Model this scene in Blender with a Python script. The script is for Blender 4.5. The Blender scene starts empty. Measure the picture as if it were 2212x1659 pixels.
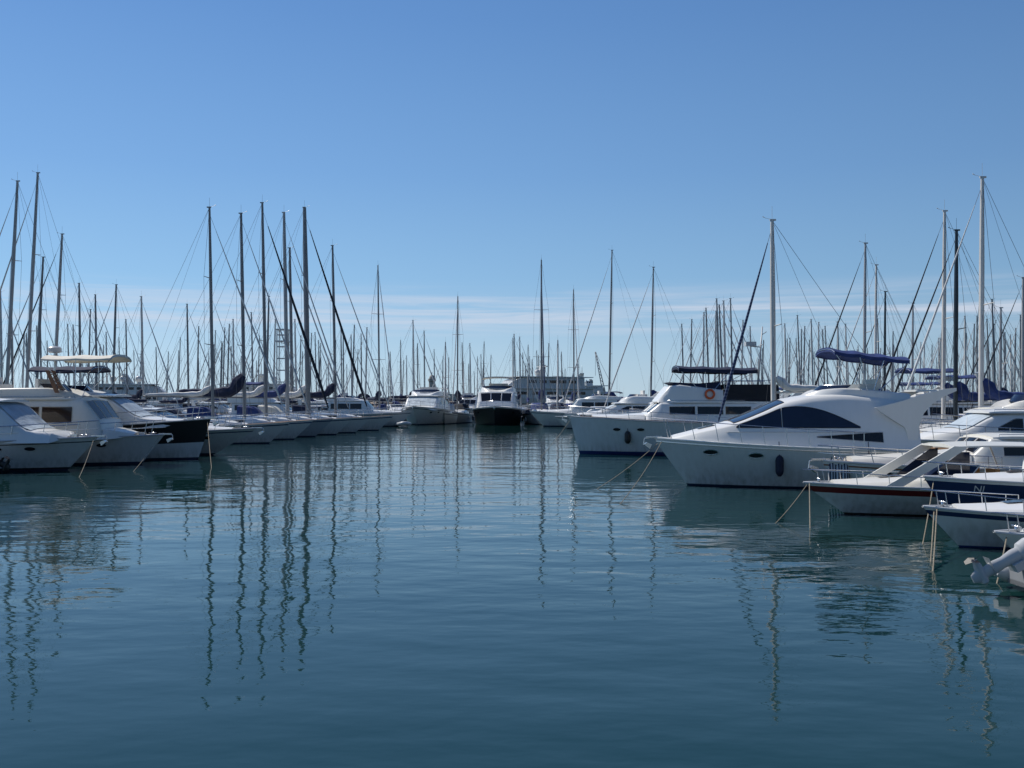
import bpy, bmesh, math, random
from mathutils import Vector, Matrix
R=random.Random(11)
scene=bpy.context.scene
col=scene.collection
scene.view_settings.view_transform='Standard'
scene.view_settings.look='None'
scene.view_settings.exposure=0
EYE=2.6; F=2150.0
# ---------------------------------------------------------------- materials
def nt(name):
    m=bpy.data.materials.new(name); m.use_nodes=True
    return m,m.node_tree,m.node_tree.nodes['Principled BSDF']
def mat(name,c,rough=.45,metal=0.,var=.08,scale=2.,bump=0.,bscale=30.,coat=0.):
    m,t,p=nt(name); N=t.nodes.new; Lk=t.links.new
    tc=N('ShaderNodeTexCoord'); no=N('ShaderNodeTexNoise'); no.inputs['Scale'].default_value=scale; no.inputs['Detail'].default_value=5
    Lk(tc.outputs['Object'],no.inputs['Vector'])
    rp=N('ShaderNodeValToRGB'); rp.color_ramp.elements[0].position=.3; rp.color_ramp.elements[1].position=.7
    a=[max(0,x*(1-var)) for x in c]; b=[min(1,x*(1+var*.6)) for x in c]
    rp.color_ramp.elements[0].color=(*a,1); rp.color_ramp.elements[1].color=(*b,1)
    Lk(no.outputs['Fac'],rp.inputs['Fac']); Lk(rp.outputs['Color'],p.inputs['Base Color'])
    p.inputs['Roughness'].default_value=rough; p.inputs['Metallic'].default_value=metal
    p.inputs['Coat Weight'].default_value=coat
    if bump:
        n2=N('ShaderNodeTexNoise'); n2.inputs['Scale'].default_value=bscale; n2.inputs['Detail'].default_value=4
        Lk(tc.outputs['Object'],n2.inputs['Vector'])
        bp=N('ShaderNodeBump'); bp.inputs['Strength'].default_value=.6; bp.inputs['Distance'].default_value=bump
        Lk(n2.outputs['Fac'],bp.inputs['Height']); Lk(bp.outputs['Normal'],p.inputs['Normal'])
    return m
def gelcoat(name,c,grime=.5,rough=.28):
    m,t,p=nt(name); N=t.nodes.new; Lk=t.links.new
    tc=N('ShaderNodeTexCoord')
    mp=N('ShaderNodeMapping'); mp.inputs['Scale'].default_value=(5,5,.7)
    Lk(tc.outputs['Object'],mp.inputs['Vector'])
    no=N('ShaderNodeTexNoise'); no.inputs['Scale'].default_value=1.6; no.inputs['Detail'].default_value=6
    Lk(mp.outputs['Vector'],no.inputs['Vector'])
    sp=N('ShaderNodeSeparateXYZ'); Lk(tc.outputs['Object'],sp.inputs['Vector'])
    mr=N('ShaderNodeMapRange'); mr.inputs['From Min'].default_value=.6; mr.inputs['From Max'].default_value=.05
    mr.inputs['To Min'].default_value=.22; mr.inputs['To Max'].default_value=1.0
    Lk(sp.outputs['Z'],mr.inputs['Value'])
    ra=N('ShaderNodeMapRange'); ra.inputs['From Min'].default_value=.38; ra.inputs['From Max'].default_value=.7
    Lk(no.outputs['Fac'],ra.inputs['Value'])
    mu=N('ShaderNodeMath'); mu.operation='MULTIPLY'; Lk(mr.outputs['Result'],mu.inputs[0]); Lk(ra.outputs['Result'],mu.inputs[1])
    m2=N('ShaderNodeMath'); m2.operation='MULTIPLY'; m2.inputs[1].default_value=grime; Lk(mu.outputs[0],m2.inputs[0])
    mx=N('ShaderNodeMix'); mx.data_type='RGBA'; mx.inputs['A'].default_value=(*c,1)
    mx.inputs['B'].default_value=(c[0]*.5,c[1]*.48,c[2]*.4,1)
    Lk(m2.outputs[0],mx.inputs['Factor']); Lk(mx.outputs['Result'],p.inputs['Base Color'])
    p.inputs['Roughness'].default_value=rough
    n3=N('ShaderNodeTexNoise'); n3.inputs['Scale'].default_value=1.3
    Lk(tc.outputs['Object'],n3.inputs['Vector'])
    bp=N('ShaderNodeBump'); bp.inputs['Strength'].default_value=.3; bp.inputs['Distance'].default_value=.01
    Lk(n3.outputs['Fac'],bp.inputs['Height']); Lk(bp.outputs['Normal'],p.inputs['Normal'])
    return m
def striped(name,c1,c2,scale,axis='Z',rough=.8,diag=False):
    m,t,p=nt(name); N=t.nodes.new; Lk=t.links.new
    tc=N('ShaderNodeTexCoord'); w=N('ShaderNodeTexWave'); w.wave_type='BANDS'
    w.bands_direction='DIAGONAL' if diag else axis
    w.inputs['Scale'].default_value=scale; w.inputs['Distortion'].default_value=.3
    Lk(tc.outputs['Object'],w.inputs['Vector'])
    rp=N('ShaderNodeValToRGB'); rp.color_ramp.elements[0].position=.45; rp.color_ramp.elements[1].position=.55
    rp.color_ramp.elements[0].color=(*c1,1); rp.color_ramp.elements[1].color=(*c2,1)
    Lk(w.outputs['Fac'],rp.inputs['Fac']); Lk(rp.outputs['Color'],p.inputs['Base Color'])
    p.inputs['Roughness'].default_value=rough
    return m
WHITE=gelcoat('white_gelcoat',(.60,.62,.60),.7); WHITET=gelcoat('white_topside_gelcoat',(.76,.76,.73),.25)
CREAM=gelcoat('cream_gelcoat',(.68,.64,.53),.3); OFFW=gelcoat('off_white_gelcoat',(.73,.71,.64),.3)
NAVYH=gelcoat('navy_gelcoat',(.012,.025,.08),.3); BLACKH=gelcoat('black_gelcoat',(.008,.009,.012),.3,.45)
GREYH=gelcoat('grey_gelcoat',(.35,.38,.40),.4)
DECK=mat('deck_nonskid',(.72,.72,.68),.6,var=.18,scale=3,bump=.004,bscale=80)
TEAK=striped('teak_deck',(.26,.15,.08),(.20,.11,.055),9,'Y',.7)
GLASS=mat('dark_glass',(.012,.014,.018),.06,var=.2)
BGLASS=mat('blue_tinted_glass',(.012,.02,.045),.07,var=.2)
BROWNG=mat('brown_glass',(.05,.03,.02),.1,var=.2)
STEEL=mat('stainless_steel',(.6,.61,.62),.25,.9)
ALU=mat('anodised_aluminium',(.42,.41,.40),.45,.3,var=.12,scale=1)
ALUD=mat('weathered_aluminium',(.26,.26,.26),.5,.3,var=.15,scale=1)
MWHITE=mat('painted_mast',(.66,.63,.58),.4,var=.08)
MBLACK=mat('black_mast',(.02,.03,.04),.35)
WIRE=mat('rigging_wire',(.12,.12,.13),.4,.5)
BLUEC=mat('blue_canvas',(.022,.045,.16),.85,var=.35,scale=3,bump=.05,bscale=5)
NAVYC=mat('navy_canvas',(.012,.02,.055),.85,var=.35,scale=3,bump=.05,bscale=5)
BLACKC=mat('black_canvas',(.010,.012,.018),.8,var=.3,bump=.03,bscale=5)
CREAMC=mat('cream_canvas',(.70,.66,.56),.8,var=.12,bump=.03,bscale=6)
GREYC=mat('silver_canvas',(.42,.49,.54),.6,var=.25,scale=2,bump=.06,bscale=4)
SAILW=mat('white_sailcloth',(.66,.65,.62),.7,var=.15,bump=.03,bscale=8)
JIBB=striped('blue_furled_sail',(.015,.03,.09),(.08,.11,.18),2.2,'Z',.8)
JIBD=mat('dark_furled_sail',(.02,.025,.035),.8,var=.3)
RED=mat('maroon_paint',(.14,.015,.015),.3); BLUEP=mat('blue_paint',(.012,.035,.13),.35)
ANTI=mat('antifouling_paint',(.012,.025,.06),.6,var=.3); ANTIR=mat('dark_antifouling',(.03,.012,.01),.6,var=.3)
BLACKP=mat('black_rubber',(.015,.015,.016),.5); NAVYR=mat('navy_fender_cover',(.01,.014,.035),.75)
STRIPEF=striped('striped_fender_cover',(.5,.5,.5),(.012,.018,.045),5,'X',.85)
ORANGE=mat('orange_plastic',(.65,.11,.03),.45); ORVIN=mat('orange_cushion',(.5,.22,.06),.6)
YELL=mat('yellow_gelcoat',(.68,.54,.25),.4)
WOOD=mat('varnished_wood',(.22,.09,.035),.3,var=.3,scale=6); ROPE=mat('mooring_rope',(.30,.26,.19),.9,var=.3,scale=20)
GREYP=mat('grey_plastic',(.25,.26,.27),.45); LGREY=mat('pale_grey_paint',(.5,.51,.51),.35)
CONC=mat('dock_concrete',(.30,.29,.27),.85,var=.25,scale=1.5,bump=.01,bscale=15)
STONE=mat('pale_stone',(.42,.39,.34),.85,var=.25,scale=1.5,bump=.02,bscale=8)
ROCK=mat('breakwater_rock',(.24,.19,.14),.9,var=.45,scale=.4,bump=.2,bscale=1.2)
DSTEEL=mat('painted_steel_grey',(.2,.24,.28),.5,var=.2)
# ---------------------------------------------------------------- mesh builder
class MB:
    def __init__(s): s.v=[];s.f=[];s.m=[];s.s=[]
    def add(s,vs,fs,mi=0,sm=False):
        b=len(s.v); s.v+= [tuple(v) for v in vs]
        for f in fs: s.f.append([b+i for i in f]); s.m.append(mi); s.s.append(sm)
    def box(s,c,d,mi=0,M=None,tp=1.0,bev=0):
        vs=[]
        for z in(-1,1):
            k=tp if z>0 else 1
            for y in(-1,1):
                for x in(-1,1): 
                    v=Vector((x*d[0]/2*k,y*d[1]/2*k,z*d[2]/2))
                    if M: v=M@v
                    vs.append(v+Vector(c))
        s.add(vs,[(0,2,3,1),(4,5,7,6),(0,1,5,4),(2,6,7,3),(0,4,6,2),(1,3,7,5)],mi)
    def tube(s,pts,r,seg=6,mi=0,sm=True,cap=True):
        pts=[Vector(p) for p in pts]; n=len(pts); rs=r if isinstance(r,(list,tuple)) else [r]*n
        prev=None; vs=[]
        for i,p in enumerate(pts):
            t=(pts[min(i+1,n-1)]-pts[max(i-1,0)]).normalized()
            if prev is None:
                up=Vector((0,0,1)) if abs(t.z)<.9 else Vector((1,0,0)); a=t.cross(up).normalized()
            else: a=(prev-t*prev.dot(t)).normalized()
            b=t.cross(a); prev=a
            for k in range(seg):
                an=2*math.pi*k/seg; vs.append(p+(a*math.cos(an)+b*math.sin(an))*rs[i])
        fs=[]
        for i in range(n-1):
            for k in range(seg):
                k2=(k+1)%seg; fs.append((i*seg+k,i*seg+k2,(i+1)*seg+k2,(i+1)*seg+k))
        s.add(vs,fs,mi,sm)
        if cap:
            b=len(s.v)-n*seg
            s.f.append([b+k for k in range(seg)][::-1]); s.m.append(mi); s.s.append(False)
            s.f.append([b+(n-1)*seg+k for k in range(seg)]); s.m.append(mi); s.s.append(False)
    def grid(s,rows,mi=0,sm=True,mats=None):
        nr=len(rows); nc=len(rows[0]); vs=[v for r in rows for v in r]; b=len(s.v)
        s.v+=[tuple(v) for v in vs]
        for i in range(nr-1):
            for j in range(nc-1):
                s.f.append([b+i*nc+j,b+i*nc+j+1,b+(i+1)*nc+j+1,b+(i+1)*nc+j]); s.m.append(mats[j] if mats else mi); s.s.append(sm)
    def poly(s,pts,mi=0): s.add(pts,[tuple(range(len(pts)))],mi)
    def plate(s,prof,y,th,mi=0):
        n=len(prof); a=[(x,y-th/2,z) for x,z in prof]; b=[(x,y+th/2,z) for x,z in prof]
        s.add(a+b,[tuple(range(n)),tuple(range(2*n-1,n-1,-1))]+[(i,(i+1)%n,n+(i+1)%n,n+i) for i in range(n)],mi)
    def ball(s,c,r,mi=0,sz=1.0,seg=12,rg=8):
        rows=[]
        for i in range(rg+1):
            th=math.pi*i/rg
            rows.append([(c[0]+r*math.sin(th)*math.cos(2*math.pi*j/seg),c[1]+r*math.sin(th)*math.sin(2*math.pi*j/seg),c[2]+r*sz*math.cos(th)) for j in range(seg+1)])
        s.grid(rows,mi)
    def torus(s,c,R1,r,mi=0,axis='y',mats=None):
        pts=[]
        for i in range(21):
            a=2*math.pi*i/20; u,w=R1*math.cos(a),R1*math.sin(a)
            pts.append((c[0]+u,c[1],c[2]+w) if axis=='y' else ((c[0],c[1]+u,c[2]+w) if axis=='x' else (c[0]+u,c[1]+w,c[2])))
        s.tube(pts,r,8,mi,cap=False)
    def obj(s,name,mats,parent=None,label=None,sharp=38):
        me=bpy.data.meshes.new(name); me.from_pydata(s.v,[],s.f)
        for m in (mats if isinstance(mats,(list,tuple)) else [mats]): me.materials.append(m)
        for p,mi,sm in zip(me.polygons,s.m,s.s): p.material_index=mi; p.use_smooth=sm
        bm=bmesh.new(); bm.from_mesh(me); bmesh.ops.remove_doubles(bm,verts=bm.verts,dist=.0004)
        bmesh.ops.recalc_face_normals(bm,faces=bm.faces)
        for ed in bm.edges:
            if len(ed.link_faces)==2 and ed.calc_face_angle(0)>math.radians(sharp): ed.smooth=False
        bm.to_mesh(me); bm.free()
        o=bpy.data.objects.new(name,me); col.objects.link(o)
        if parent: o.parent=parent
        if label: o['label']=label
        return o
def thing(name,label,cat,x,y,heading=0,group=None,z=0,scale=1):
    e=bpy.data.objects.new(name,None); e.empty_display_size=.5; col.objects.link(e)
    e.location=(x,y,z); e.rotation_euler=(0,0,math.radians(heading)); e.scale=(scale,)*3
    e['label']=label; e['category']=cat
    if group: e['group']=group
    return e
def clone(src,x,y,heading,scale=1,label=None,group=None,heel=0):
    e=src.copy(); col.objects.link(e); e.location=(x,y,src.location.z); e.rotation_euler=(math.radians(heel),math.radians(heel*.6),math.radians(heading)); e.scale=(scale,)*3
    if label: e['label']=label
    if group: e['group']=group
    def rec(a,b):
        for c in a.children:
            if c.name not in col.objects: continue
            d=c.copy(); col.objects.link(d); d.parent=b; rec(c,d)
    rec(src,e); return e
# bearings measured from the quay: tangent of bearing times distance
def bx(px,D): return (px-1106)/F*D
def hz(py,D): return EYE-(py-865)/F*D
# ---------------------------------------------------------------- hull
class Hull:
    def __init__(s,L,B,fb,fs,rake=1.,tr=.15,wt=.82,p=2.4,pw=1.7,flare=.86,draft=.45,tm=.42,dip=0.,q=.8):
        s.__dict__.update(locals()); 
    def half(s,t,p=None,wt=None):
        p=p or s.p; wt=wt or s.wt
        if t<s.tm: u=t/s.tm; k=wt+(1-wt)*(1-(1-u)**2)
        else: u=(t-s.tm)/(1-s.tm); k=1-u**p
        return s.B/2*max(k,0)+.012
    def sheer(s,t): return s.fs+(s.fb-s.fs)*t**1.9-s.dip*math.sin(math.pi*t)
    def xr(s,z):
        zz=max(z,0)/s.fb
        x1=s.L/2-s.rake*(1-min(zz,1.05))**1.15 if zz<1 else s.L/2
        if z<0: x1+=z*1.2
        return -s.L/2+s.tr*zz, x1
    def pt(s,t,z,sg=1,off=0):
        sh=s.sheer(t); x0,x1=s.xr(z); x=x0+(x1-x0)*t
        a=s.half(t,s.pw,s.wt*.93)*s.flare; b=s.half(t)
        v=min(max(z/sh,0),1); y=a+(b-a)*v**s.q
        if z<0: y=a*(1+z/s.draft*.55)
        return Vector((x,sg*(max(y,.008)+off),z))
    def tof(s,x,z):
        x0,x1=s.xr(z); return (x-x0)/(x1-x0)
    def on(s,x,z,sg,off=0): return s.pt(min(max(s.tof(x,z),0),1),z,sg,off)
    def ts(s,n=22): return [1-(1-i/n)**1.25 for i in range(n+1)]
    def build(s,mb,bands,n=22):
        for sg in(1,-1):
            rows=[]
            for t in s.ts(n):
                sh=s.sheer(t); zs=[-s.draft]
                for k,v,m in bands: zs.append(v if k=='a' else sh*v)
                zs.append(sh); rows.append([s.pt(t,z,sg) for z in zs])
            mats=[s.botm]+[b[2] for b in bands]
            mb.grid(rows,mats=mats)
        zs=[-s.draft]+[(v if k=='a' else s.sheer(0)*v) for k,v,m in bands]+[s.sheer(0)]
        mats=[s.botm]+[b[2] for b in bands]
        mb.grid([[s.pt(0,z,1) for z in zs],[s.pt(0,z,-1) for z in zs]],mats=mats,sm=False)
    botm=1
    def deck(s,mb,cock=None,n=22,drop=.035,mi=0,mif=1,camber=.05):
        st=[(t,0) for t in s.ts(n)]
        if cock:
            ta,tb,wf,fz=cock
            st=[(t,1 if ta<t<tb else 0) for t,_ in st]+[(ta,0),(ta+1e-4,1),(tb-1e-4,1),(tb,0)]
            st.sort(key=lambda a:a[0])
        for sg in(1,-1):
            rows=[]
            for t,c in st:
                z=s.sheer(t)-drop; p=s.pt(t,z,sg,-.01); w=cock[2] if cock else .5
                zc=fz if c else z+camber*.7
                rows.append([p,(p.x,p.y*w,z+camber*.4),(p.x,p.y*(w-.02),zc if c else z+camber*.42),(p.x,0,fz if c else z+camber)])
            mb.grid(rows,mats=[mi,mi,mif if cock else mi],sm=False)
    def edge(s,t,sg,inset=.05,dz=0): 
        p=s.pt(t,s.sheer(t),sg,-inset); return Vector((p.x,p.y if abs(p.y)>.02 else sg*.02,p.z+dz))
    def rub(s,mb,v=1.0,r=.025,mi=0,t0=0,n=26):
        pts=[s.pt(t0+(1-t0)*i/n,s.sheer(t0+(1-t0)*i/n)*v,1,.008) for i in range(n+1)]
        pts+= [s.pt(t0+(1-t0)*i/n,s.sheer(t0+(1-t0)*i/n)*v,-1,.008) for i in range(n,-1,-1)]
        mb.tube(pts,r,5,mi)
    def rail(s,mb,t0,h=.6,n=6,r=.014,mid=True,t1=.985,fwd=.12,hs=None):
        hs=hs if hs is not None else h*.75
        def hp(t,sg,k=1):
            hh=hs+(h-hs)*(t-t0)/(t1-t0); return s.edge(t,sg,.07,hh*k)
        m=16; ts=[t0+(t1-t0)*i/m for i in range(m+1)]
        for k in ((1,.5) if mid else (1,)):
            a=[hp(t,1,k)+Vector((fwd*(t-t0)/(t1-t0),0,0)) for t in ts]; b=[hp(t,-1,k)+Vector((fwd*(t-t0)/(t1-t0),0,0)) for t in ts[::-1]]
            tip=(a[-1]+b[0])/2+Vector((.08,0,0)); mb.tube([s.edge(t0,1,.07)]*(k==1)+a+[tip]+b+[s.edge(t0,-1,.07)]*(k==1),r if k==1 else r*.6,5)
        for i in range(n):
            t=t0+(t1-t0)*(i+.5)/n
            for sg in(1,-1): mb.tube([s.edge(t,sg,.07),hp(t,sg)+Vector((fwd*(t-t0)/(t1-t0),0,0))],r*.9,5)
    def patch(s,mb,xc,zc,rx,rz,sg,off=.012,mi=0,n=18,p=1.0):
        pts=[]
        for i in range(n):
            a=2*math.pi*i/n; c,d=math.cos(a),math.sin(a)
            pts.append(s.on(xc+rx*c,zc+rz*d,sg,off))
        mb.poly(pts,mi)
        return pts
# ---------------------------------------------------------------- cabin loft
def hermite(keys,x,k):
    n=len(keys)
    if x<=keys[0][0]: return keys[0][k]
    if x>=keys[-1][0]: return keys[-1][k]
    for i in range(n-1):
        if keys[i][0]<=x<=keys[i+1][0]: break
    def sl(j): return (keys[j+1][k]-keys[j][k])/(keys[j+1][0]-keys[j][0])
    def tg(j):
        if j==0: return sl(0)
        if j==n-1: return sl(n-2)
        a,b=sl(j-1),sl(j)
        return 0 if a*b<=0 else 2*a*b/(a+b)
    h=keys[i+1][0]-keys[i][0]; u=(x-keys[i][0])/h
    return ((2*u**3-3*u**2+1)*keys[i][k]+(u**3-2*u**2+u)*h*tg(i)+(-2*u**3+3*u**2)*keys[i+1][k]+(u**3-u**2)*h*tg(i+1))
class Cabin:
    def __init__(s,keys,smooth=True,camber=.06):
        s.k=sorted(keys); s.smooth=smooth; s.camber=camber
    def at(s,x):
        if s.smooth: return [hermite(s.k,x,j) for j in(1,2,3,4)]
        k=s.k; x=min(max(x,k[0][0]),k[-1][0])
        for i in range(len(k)-1):
            if k[i][0]<=x<=k[i+1][0]: break
        u=(x-k[i][0])/(k[i+1][0]-k[i][0]); return [k[i][j]*(1-u)+k[i+1][j]*u for j in(1,2,3,4)]
    def side(s,x,z,sg,off=0):
        wb,wt,zb,zt=s.at(x); h=max(zt-zb,.01); v=min(max((z-zb)/h,0),.92)
        return Vector((x,sg*(wb+(wt-wb)*v+off),zb+h*v))
    def top(s,x,u,off=0):
        wb,wt,zb,zt=s.at(x)
        z2=s.at(x+.02)[3]; z1=s.at(x-.02)[3]; n=Vector((-(z2-z1),0,.04)).normalized()
        return Vector((x,u*wt*.9,zt+s.camber*(1-u*u)))+n*off
    def build(s,mb,n=24,mi=0):
        x0,x1=s.k[0][0],s.k[-1][0]; xs=[x0+(x1-x0)*i/n for i in range(n+1)]
        if not s.smooth: xs=sorted(set(xs+[k[0] for k in s.k]))
        rows=[]
        for x in xs:
            wb,wt,zb,zt=s.at(x); h=zt-zb; q=.975 if s.smooth else .985; e=.9 if s.smooth else .95
            half=[(wb,zb),(wb+(wt-wb)*.5,zb+h*.5),(wb+(wt-wb)*.9,zb+h*.9),(wt*q,zb+h*.965),(wt*e,zt),(wt*.5,zt+s.camber*.75)]
            r=[(x,y,z) for y,z in half]+[(x,0,zt+s.camber)]+[(x,-y,z) for y,z in half[::-1]]
            rows.append(r)
        mb.grid(rows,mi); mb.poly(rows[0],mi); mb.poly(rows[-1][::-1],mi)
    def win(s,mb,xa,xb,zlo,zhi,sg,off=.012,n=8,mi=0,frame=None,fr=.014):
        f=lambda g,x:g(x) if callable(g) else g
        lo=[];hi=[]
        for i in range(n+1):
            x=xa+(xb-xa)*i/n; lo.append(s.side(x,f(zlo,x),sg,off)); hi.append(s.side(x,max(f(zhi,x),f(zlo,x)+.002),sg,off))
        mid=[(a+b)/2 for a,b in zip(lo,hi)]
        mb.grid([lo,mid,hi],mi,sm=False)
        if frame is not None: mb.tube(lo+hi[::-1]+[lo[0]],fr,4,frame)
    def wscreen(s,mb,xa,xb,ua,ub,off=.012,n=5,mi=0,frame=None):
        rows=[[s.top(xa+(xb-xa)*i/n,ua+(ub-ua)*j/4,off) for j in range(5)] for i in range(n+1)]
        mb.grid(rows,mi,sm=False)
        if frame is not None:
            lp=rows[0]+[r[-1] for r in rows[1:]]+rows[-1][::-1][1:]+[r[0] for r in rows[::-1]][1:]
            mb.tube(lp,.014,4,frame)
# ---------------------------------------------------------------- small fittings
def bimini(par,xa,xb,w,za,zb,mat_,base,zbase,crown=.14,nb=3,name='bimini',th=.03):
    mb=MB(); rows=[]; nx=12
    for i in range(nx+1):
        u=i/nx; x=xa+(xb-xa)*u; sag=-.05*abs(math.sin(u*math.pi*(nb-1)))
        row=[]
        for j in range(11):
            y=-1+2*j/10; z=za+(zb-za)*u+crown*(1-abs(y)**2.4)+sag*(1-y*y*.3)
            if j in(0,10): z-=.05
            row.append(Vector((x,y*w,z)))
        rows.append(row)
    T=Vector((0,0,th))
    mb.grid(rows); mb.grid([[v-T for v in r] for r in rows])
    for e in(0,-1): mb.grid([rows[e],[v-T-Vector((0,0,.07)) for v in rows[e]]])
    for e in(0,-1): mb.grid([[r[e] for r in rows],[r[e]-T-Vector((0,0,.04)) for r in rows]])
    mb.obj(name,mat_,par)
    f=MB()
    for k in range(nb):
        u=k/(nb-1); x=xa+(xb-xa)*u; zz=za+(zb-za)*u; bxx=base+(x-base)*.25
        pts=[(bxx,-w,zbase),(x,-w*.98,zz-.08)]+[(x,-w+2*w*j/8,zz-.06+crown*(1-abs(-1+2*j/8)**2.4)) for j in range(1,8)]+[(x,w*.98,zz-.08),(bxx,w,zbase)]
        f.tube(pts,.014,5)
    f.obj('bimini_frame',STEEL,par)
def fender(par,p,h=.55,r=.12,m=NAVYR,top=.4):
    mb=MB(); n=8; pts=[(p[0],p[1],p[2]-h/2+h*i/n) for i in range(n+1)]
    rs=[r*.35,r*.85,r,r,r,r,r,r*.85,r*.35]
    mb.tube(pts,rs,10); mb.tube([(p[0],p[1],p[2]+h/2-.02),(p[0],p[1]*.96,p[2]+h/2+top)],.012,4)
    mb.obj('fender',m,par)
def rope(par,a,b,sag=.3,r=.010,name='mooring_line'):
    a=Vector(a);b=Vector(b); mb=MB()
    mb.tube([a.lerp(b,i/10)-Vector((0,0,sag*4*(i/10)*(1-i/10)*.5)) for i in range(11)],r,5); mb.obj(name,ROPE,par)
def anchor(par,h):
    mb=MB(); x=h.L/2; z=h.fb
    mb.box((x+.02,0,z+.02),(.5,.14,.05)); mb.tube([(x-.1,0,z+.04),(x+.32,0,z-.02),(x+.34,0,z-.22)],.022,5)
    mb.plate([(x+.34,z-.2),(x+.16,z-.34),(x+.1,z-.2),(x+.25,z-.14)],0,.2)
    mb.obj('anchor',STEEL,par)
def radar(par,x,z0,zt,dome=True):
    mb=MB(); mb.tube([(x,0,z0),(x,0,zt-.12)],.035,6,1)
    mb.tube([(x,0,zt-.14),(x,0,zt-.1),(x,0,zt+.06),(x,0,zt+.12),(x,0,zt+.14)],[.2,.27,.27,.2,.03],14)
    mb.obj('radar',[LGREY,STEEL],par)
def whip(par,x,y,z,h=2.2):
    mb=MB(); mb.tube([(x,y,z),(x-.05,y,z+h)],[.014,.006],4); mb.obj('antenna',MWHITE,par)
# ---------------------------------------------------------------- sailing boat
def sailboat(mx,my,heading,H,L=11,B=3.4,moff=None,hm=WHITE,stripe=NAVYH,cover=BLUEC,jib=SAILW,mm=ALU,label='',detail=2,rake=.02,fb=1.3,fs=1.0,
             group=None,mr=.09,boomlen=None,bow_r=1.3,jr=.055,furl=True,dodger=None,cs=1.,bh=1.5):
    moff=moff or L*.42; xm=L/2-moff; a=math.radians(heading)
    e=thing('sailing_boat',label,'sailboat',mx-math.cos(a)*xm,my-math.sin(a)*xm,heading,group)
    h=Hull(L,B,fb,fs,rake=bow_r,tr=-.3,wt=.66,p=2.0,pw=1.6,flare=.84,draft=.4,dip=.06)
    n=22 if detail>1 else 12
    mb=MB(); h.build(mb,[('a',.0,1),('a',.07,0),('f',.84,2),('f',.9,0)],n)
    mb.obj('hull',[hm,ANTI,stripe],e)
    mb=MB(); h.deck(mb,(.06,.3,.6,fs-.4),n); mb.obj('deck',[DECK,TEAK],e)
    d=h.sheer(.55)
    cab=Cabin([(xm+moff*.45,.25,.2,d,d+.12),(xm+moff*.2,.7,.6,d,d+.3),(xm-.5,.95,.8,d-.03,d+.4),(xm-L*.28,1.05,.9,d-.05,d+.48)],camber=.06)
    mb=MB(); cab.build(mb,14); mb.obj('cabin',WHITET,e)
    for sg in(1,-1):
        mb=MB(); cab.win(mb,xm+.2,xm-L*.2,d+.13,d+.27,sg); mb.obj('window',GLASS,e)
    top=Vector((xm-rake*H,0,H)); foot=Vector((xm,0,d+.2))
    mb=MB(); k=6; mb.tube([foot.lerp(top,i/k) for i in range(k+1)],[mr]*(k-1)+[mr*.85,mr*.65],8 if detail>1 else 6)
    sps=[.5] if H<14 else [.36,.67]
    tips=[]
    for q in sps:
        c=foot.lerp(top,q); w=B*.25*(1.05-q*.4)
        tps=[c+Vector((-.2,sg*w,.05)) for sg in(1,-1)]; mb.tube([tps[0],c,tps[1]],[.018,.03,.018],4)
        for sg,tp in zip((1,-1),tps): tips.append((q,sg,tp))
    mb.box(top+Vector((-.03,0,.02)),(.26,.07,.07)); mb.tube([top,top+Vector((0,0,.6))],.007,4)
    mb.tube([top+Vector((.0,0,.03)),top+Vector((.28,0,.10)),top+Vector((.4,0,.16))],[.008,.008,.02],4)
    mb.obj('mast',mm,e)
    z0=d+bh
    bl=boomlen or L*.34
    if detail>0:
        mb=MB(); w=.009 if detail>1 else .012
        bow=Vector((L/2-.1,0,fb)); st=Vector((-L/2+.1,0,fs)); fr=foot.lerp(top,.97)
        mb.tube([fr,bow],w,4); mb.tube([top,st.lerp(top,.25)],w,4)
        mb.tube([(xm-bl,0,z0),top],w*.7,4)
        for sg in(1,-1):
            mb.tube([st.lerp(top,.25),(-L/2+.2,sg*B*.3,fs)],w,4)
            cp=h.edge(h.tof(xm-.2,1.),sg,.08); tt=[t for t in tips if t[1]==sg]
            mb.tube([cp]+[t[2] for t in tt]+[top],w,4)
            mb.tube([cp+Vector((.3,0,0)),foot.lerp(top,sps[0])],w,4)
        mb.obj('rigging',WIRE,e)
        if furl:
            mb=MB(); k=8; mb.tube([bow.lerp(fr,.05+.87*i/k) for i in range(k+1)],[jr*.5,jr*1.2,jr*1.2,jr*1.1,jr,jr*.9,jr*.75,jr*.55,jr*.3],8)
            mb.obj('furled_sail',jib,e)
    mb=MB(); mb.tube([(xm-.1,0,z0),(xm-bl,0,z0+.08)],.055,6); mb.obj('boom',mm,e)
    mb=MB(); k=14; pts=[];rs=[]
    for i in range(k+1):
        u=i/k; pts.append((xm-.12-(bl-.25)*u,0,z0+.2*cs-.05*u-.08*math.sin(u*math.pi)*(cs-1)+ (.45*cs*(1-u*6) if u<.16 else 0))); rs.append(cs*(.09+.11*(1-u)**1.5)*(.5 if i in(0,k) else 1)*(1+.13*math.sin(i*1.9)))
    mb.tube(pts,rs,8); mb.obj('sail_cover',cover,e)
    if detail>0:
        mb=MB(); h.rail(mb,.05 if detail>1 else .6,.62,7 if detail>1 else 3,r=.013,mid=detail>1,fwd=.0); mb.obj('railing',STEEL,e)
    if dodger:
        c2=Cabin([(xm-L*.16,.7,.5,d+.45,d+.5),(xm-L*.22,1.0,.85,d+.4,d+1.05),(xm-L*.3,1.05,.9,d+.4,d+1.15)])
        mb=MB(); c2.build(mb,10); mb.obj('spray_hood',dodger,e)
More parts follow.
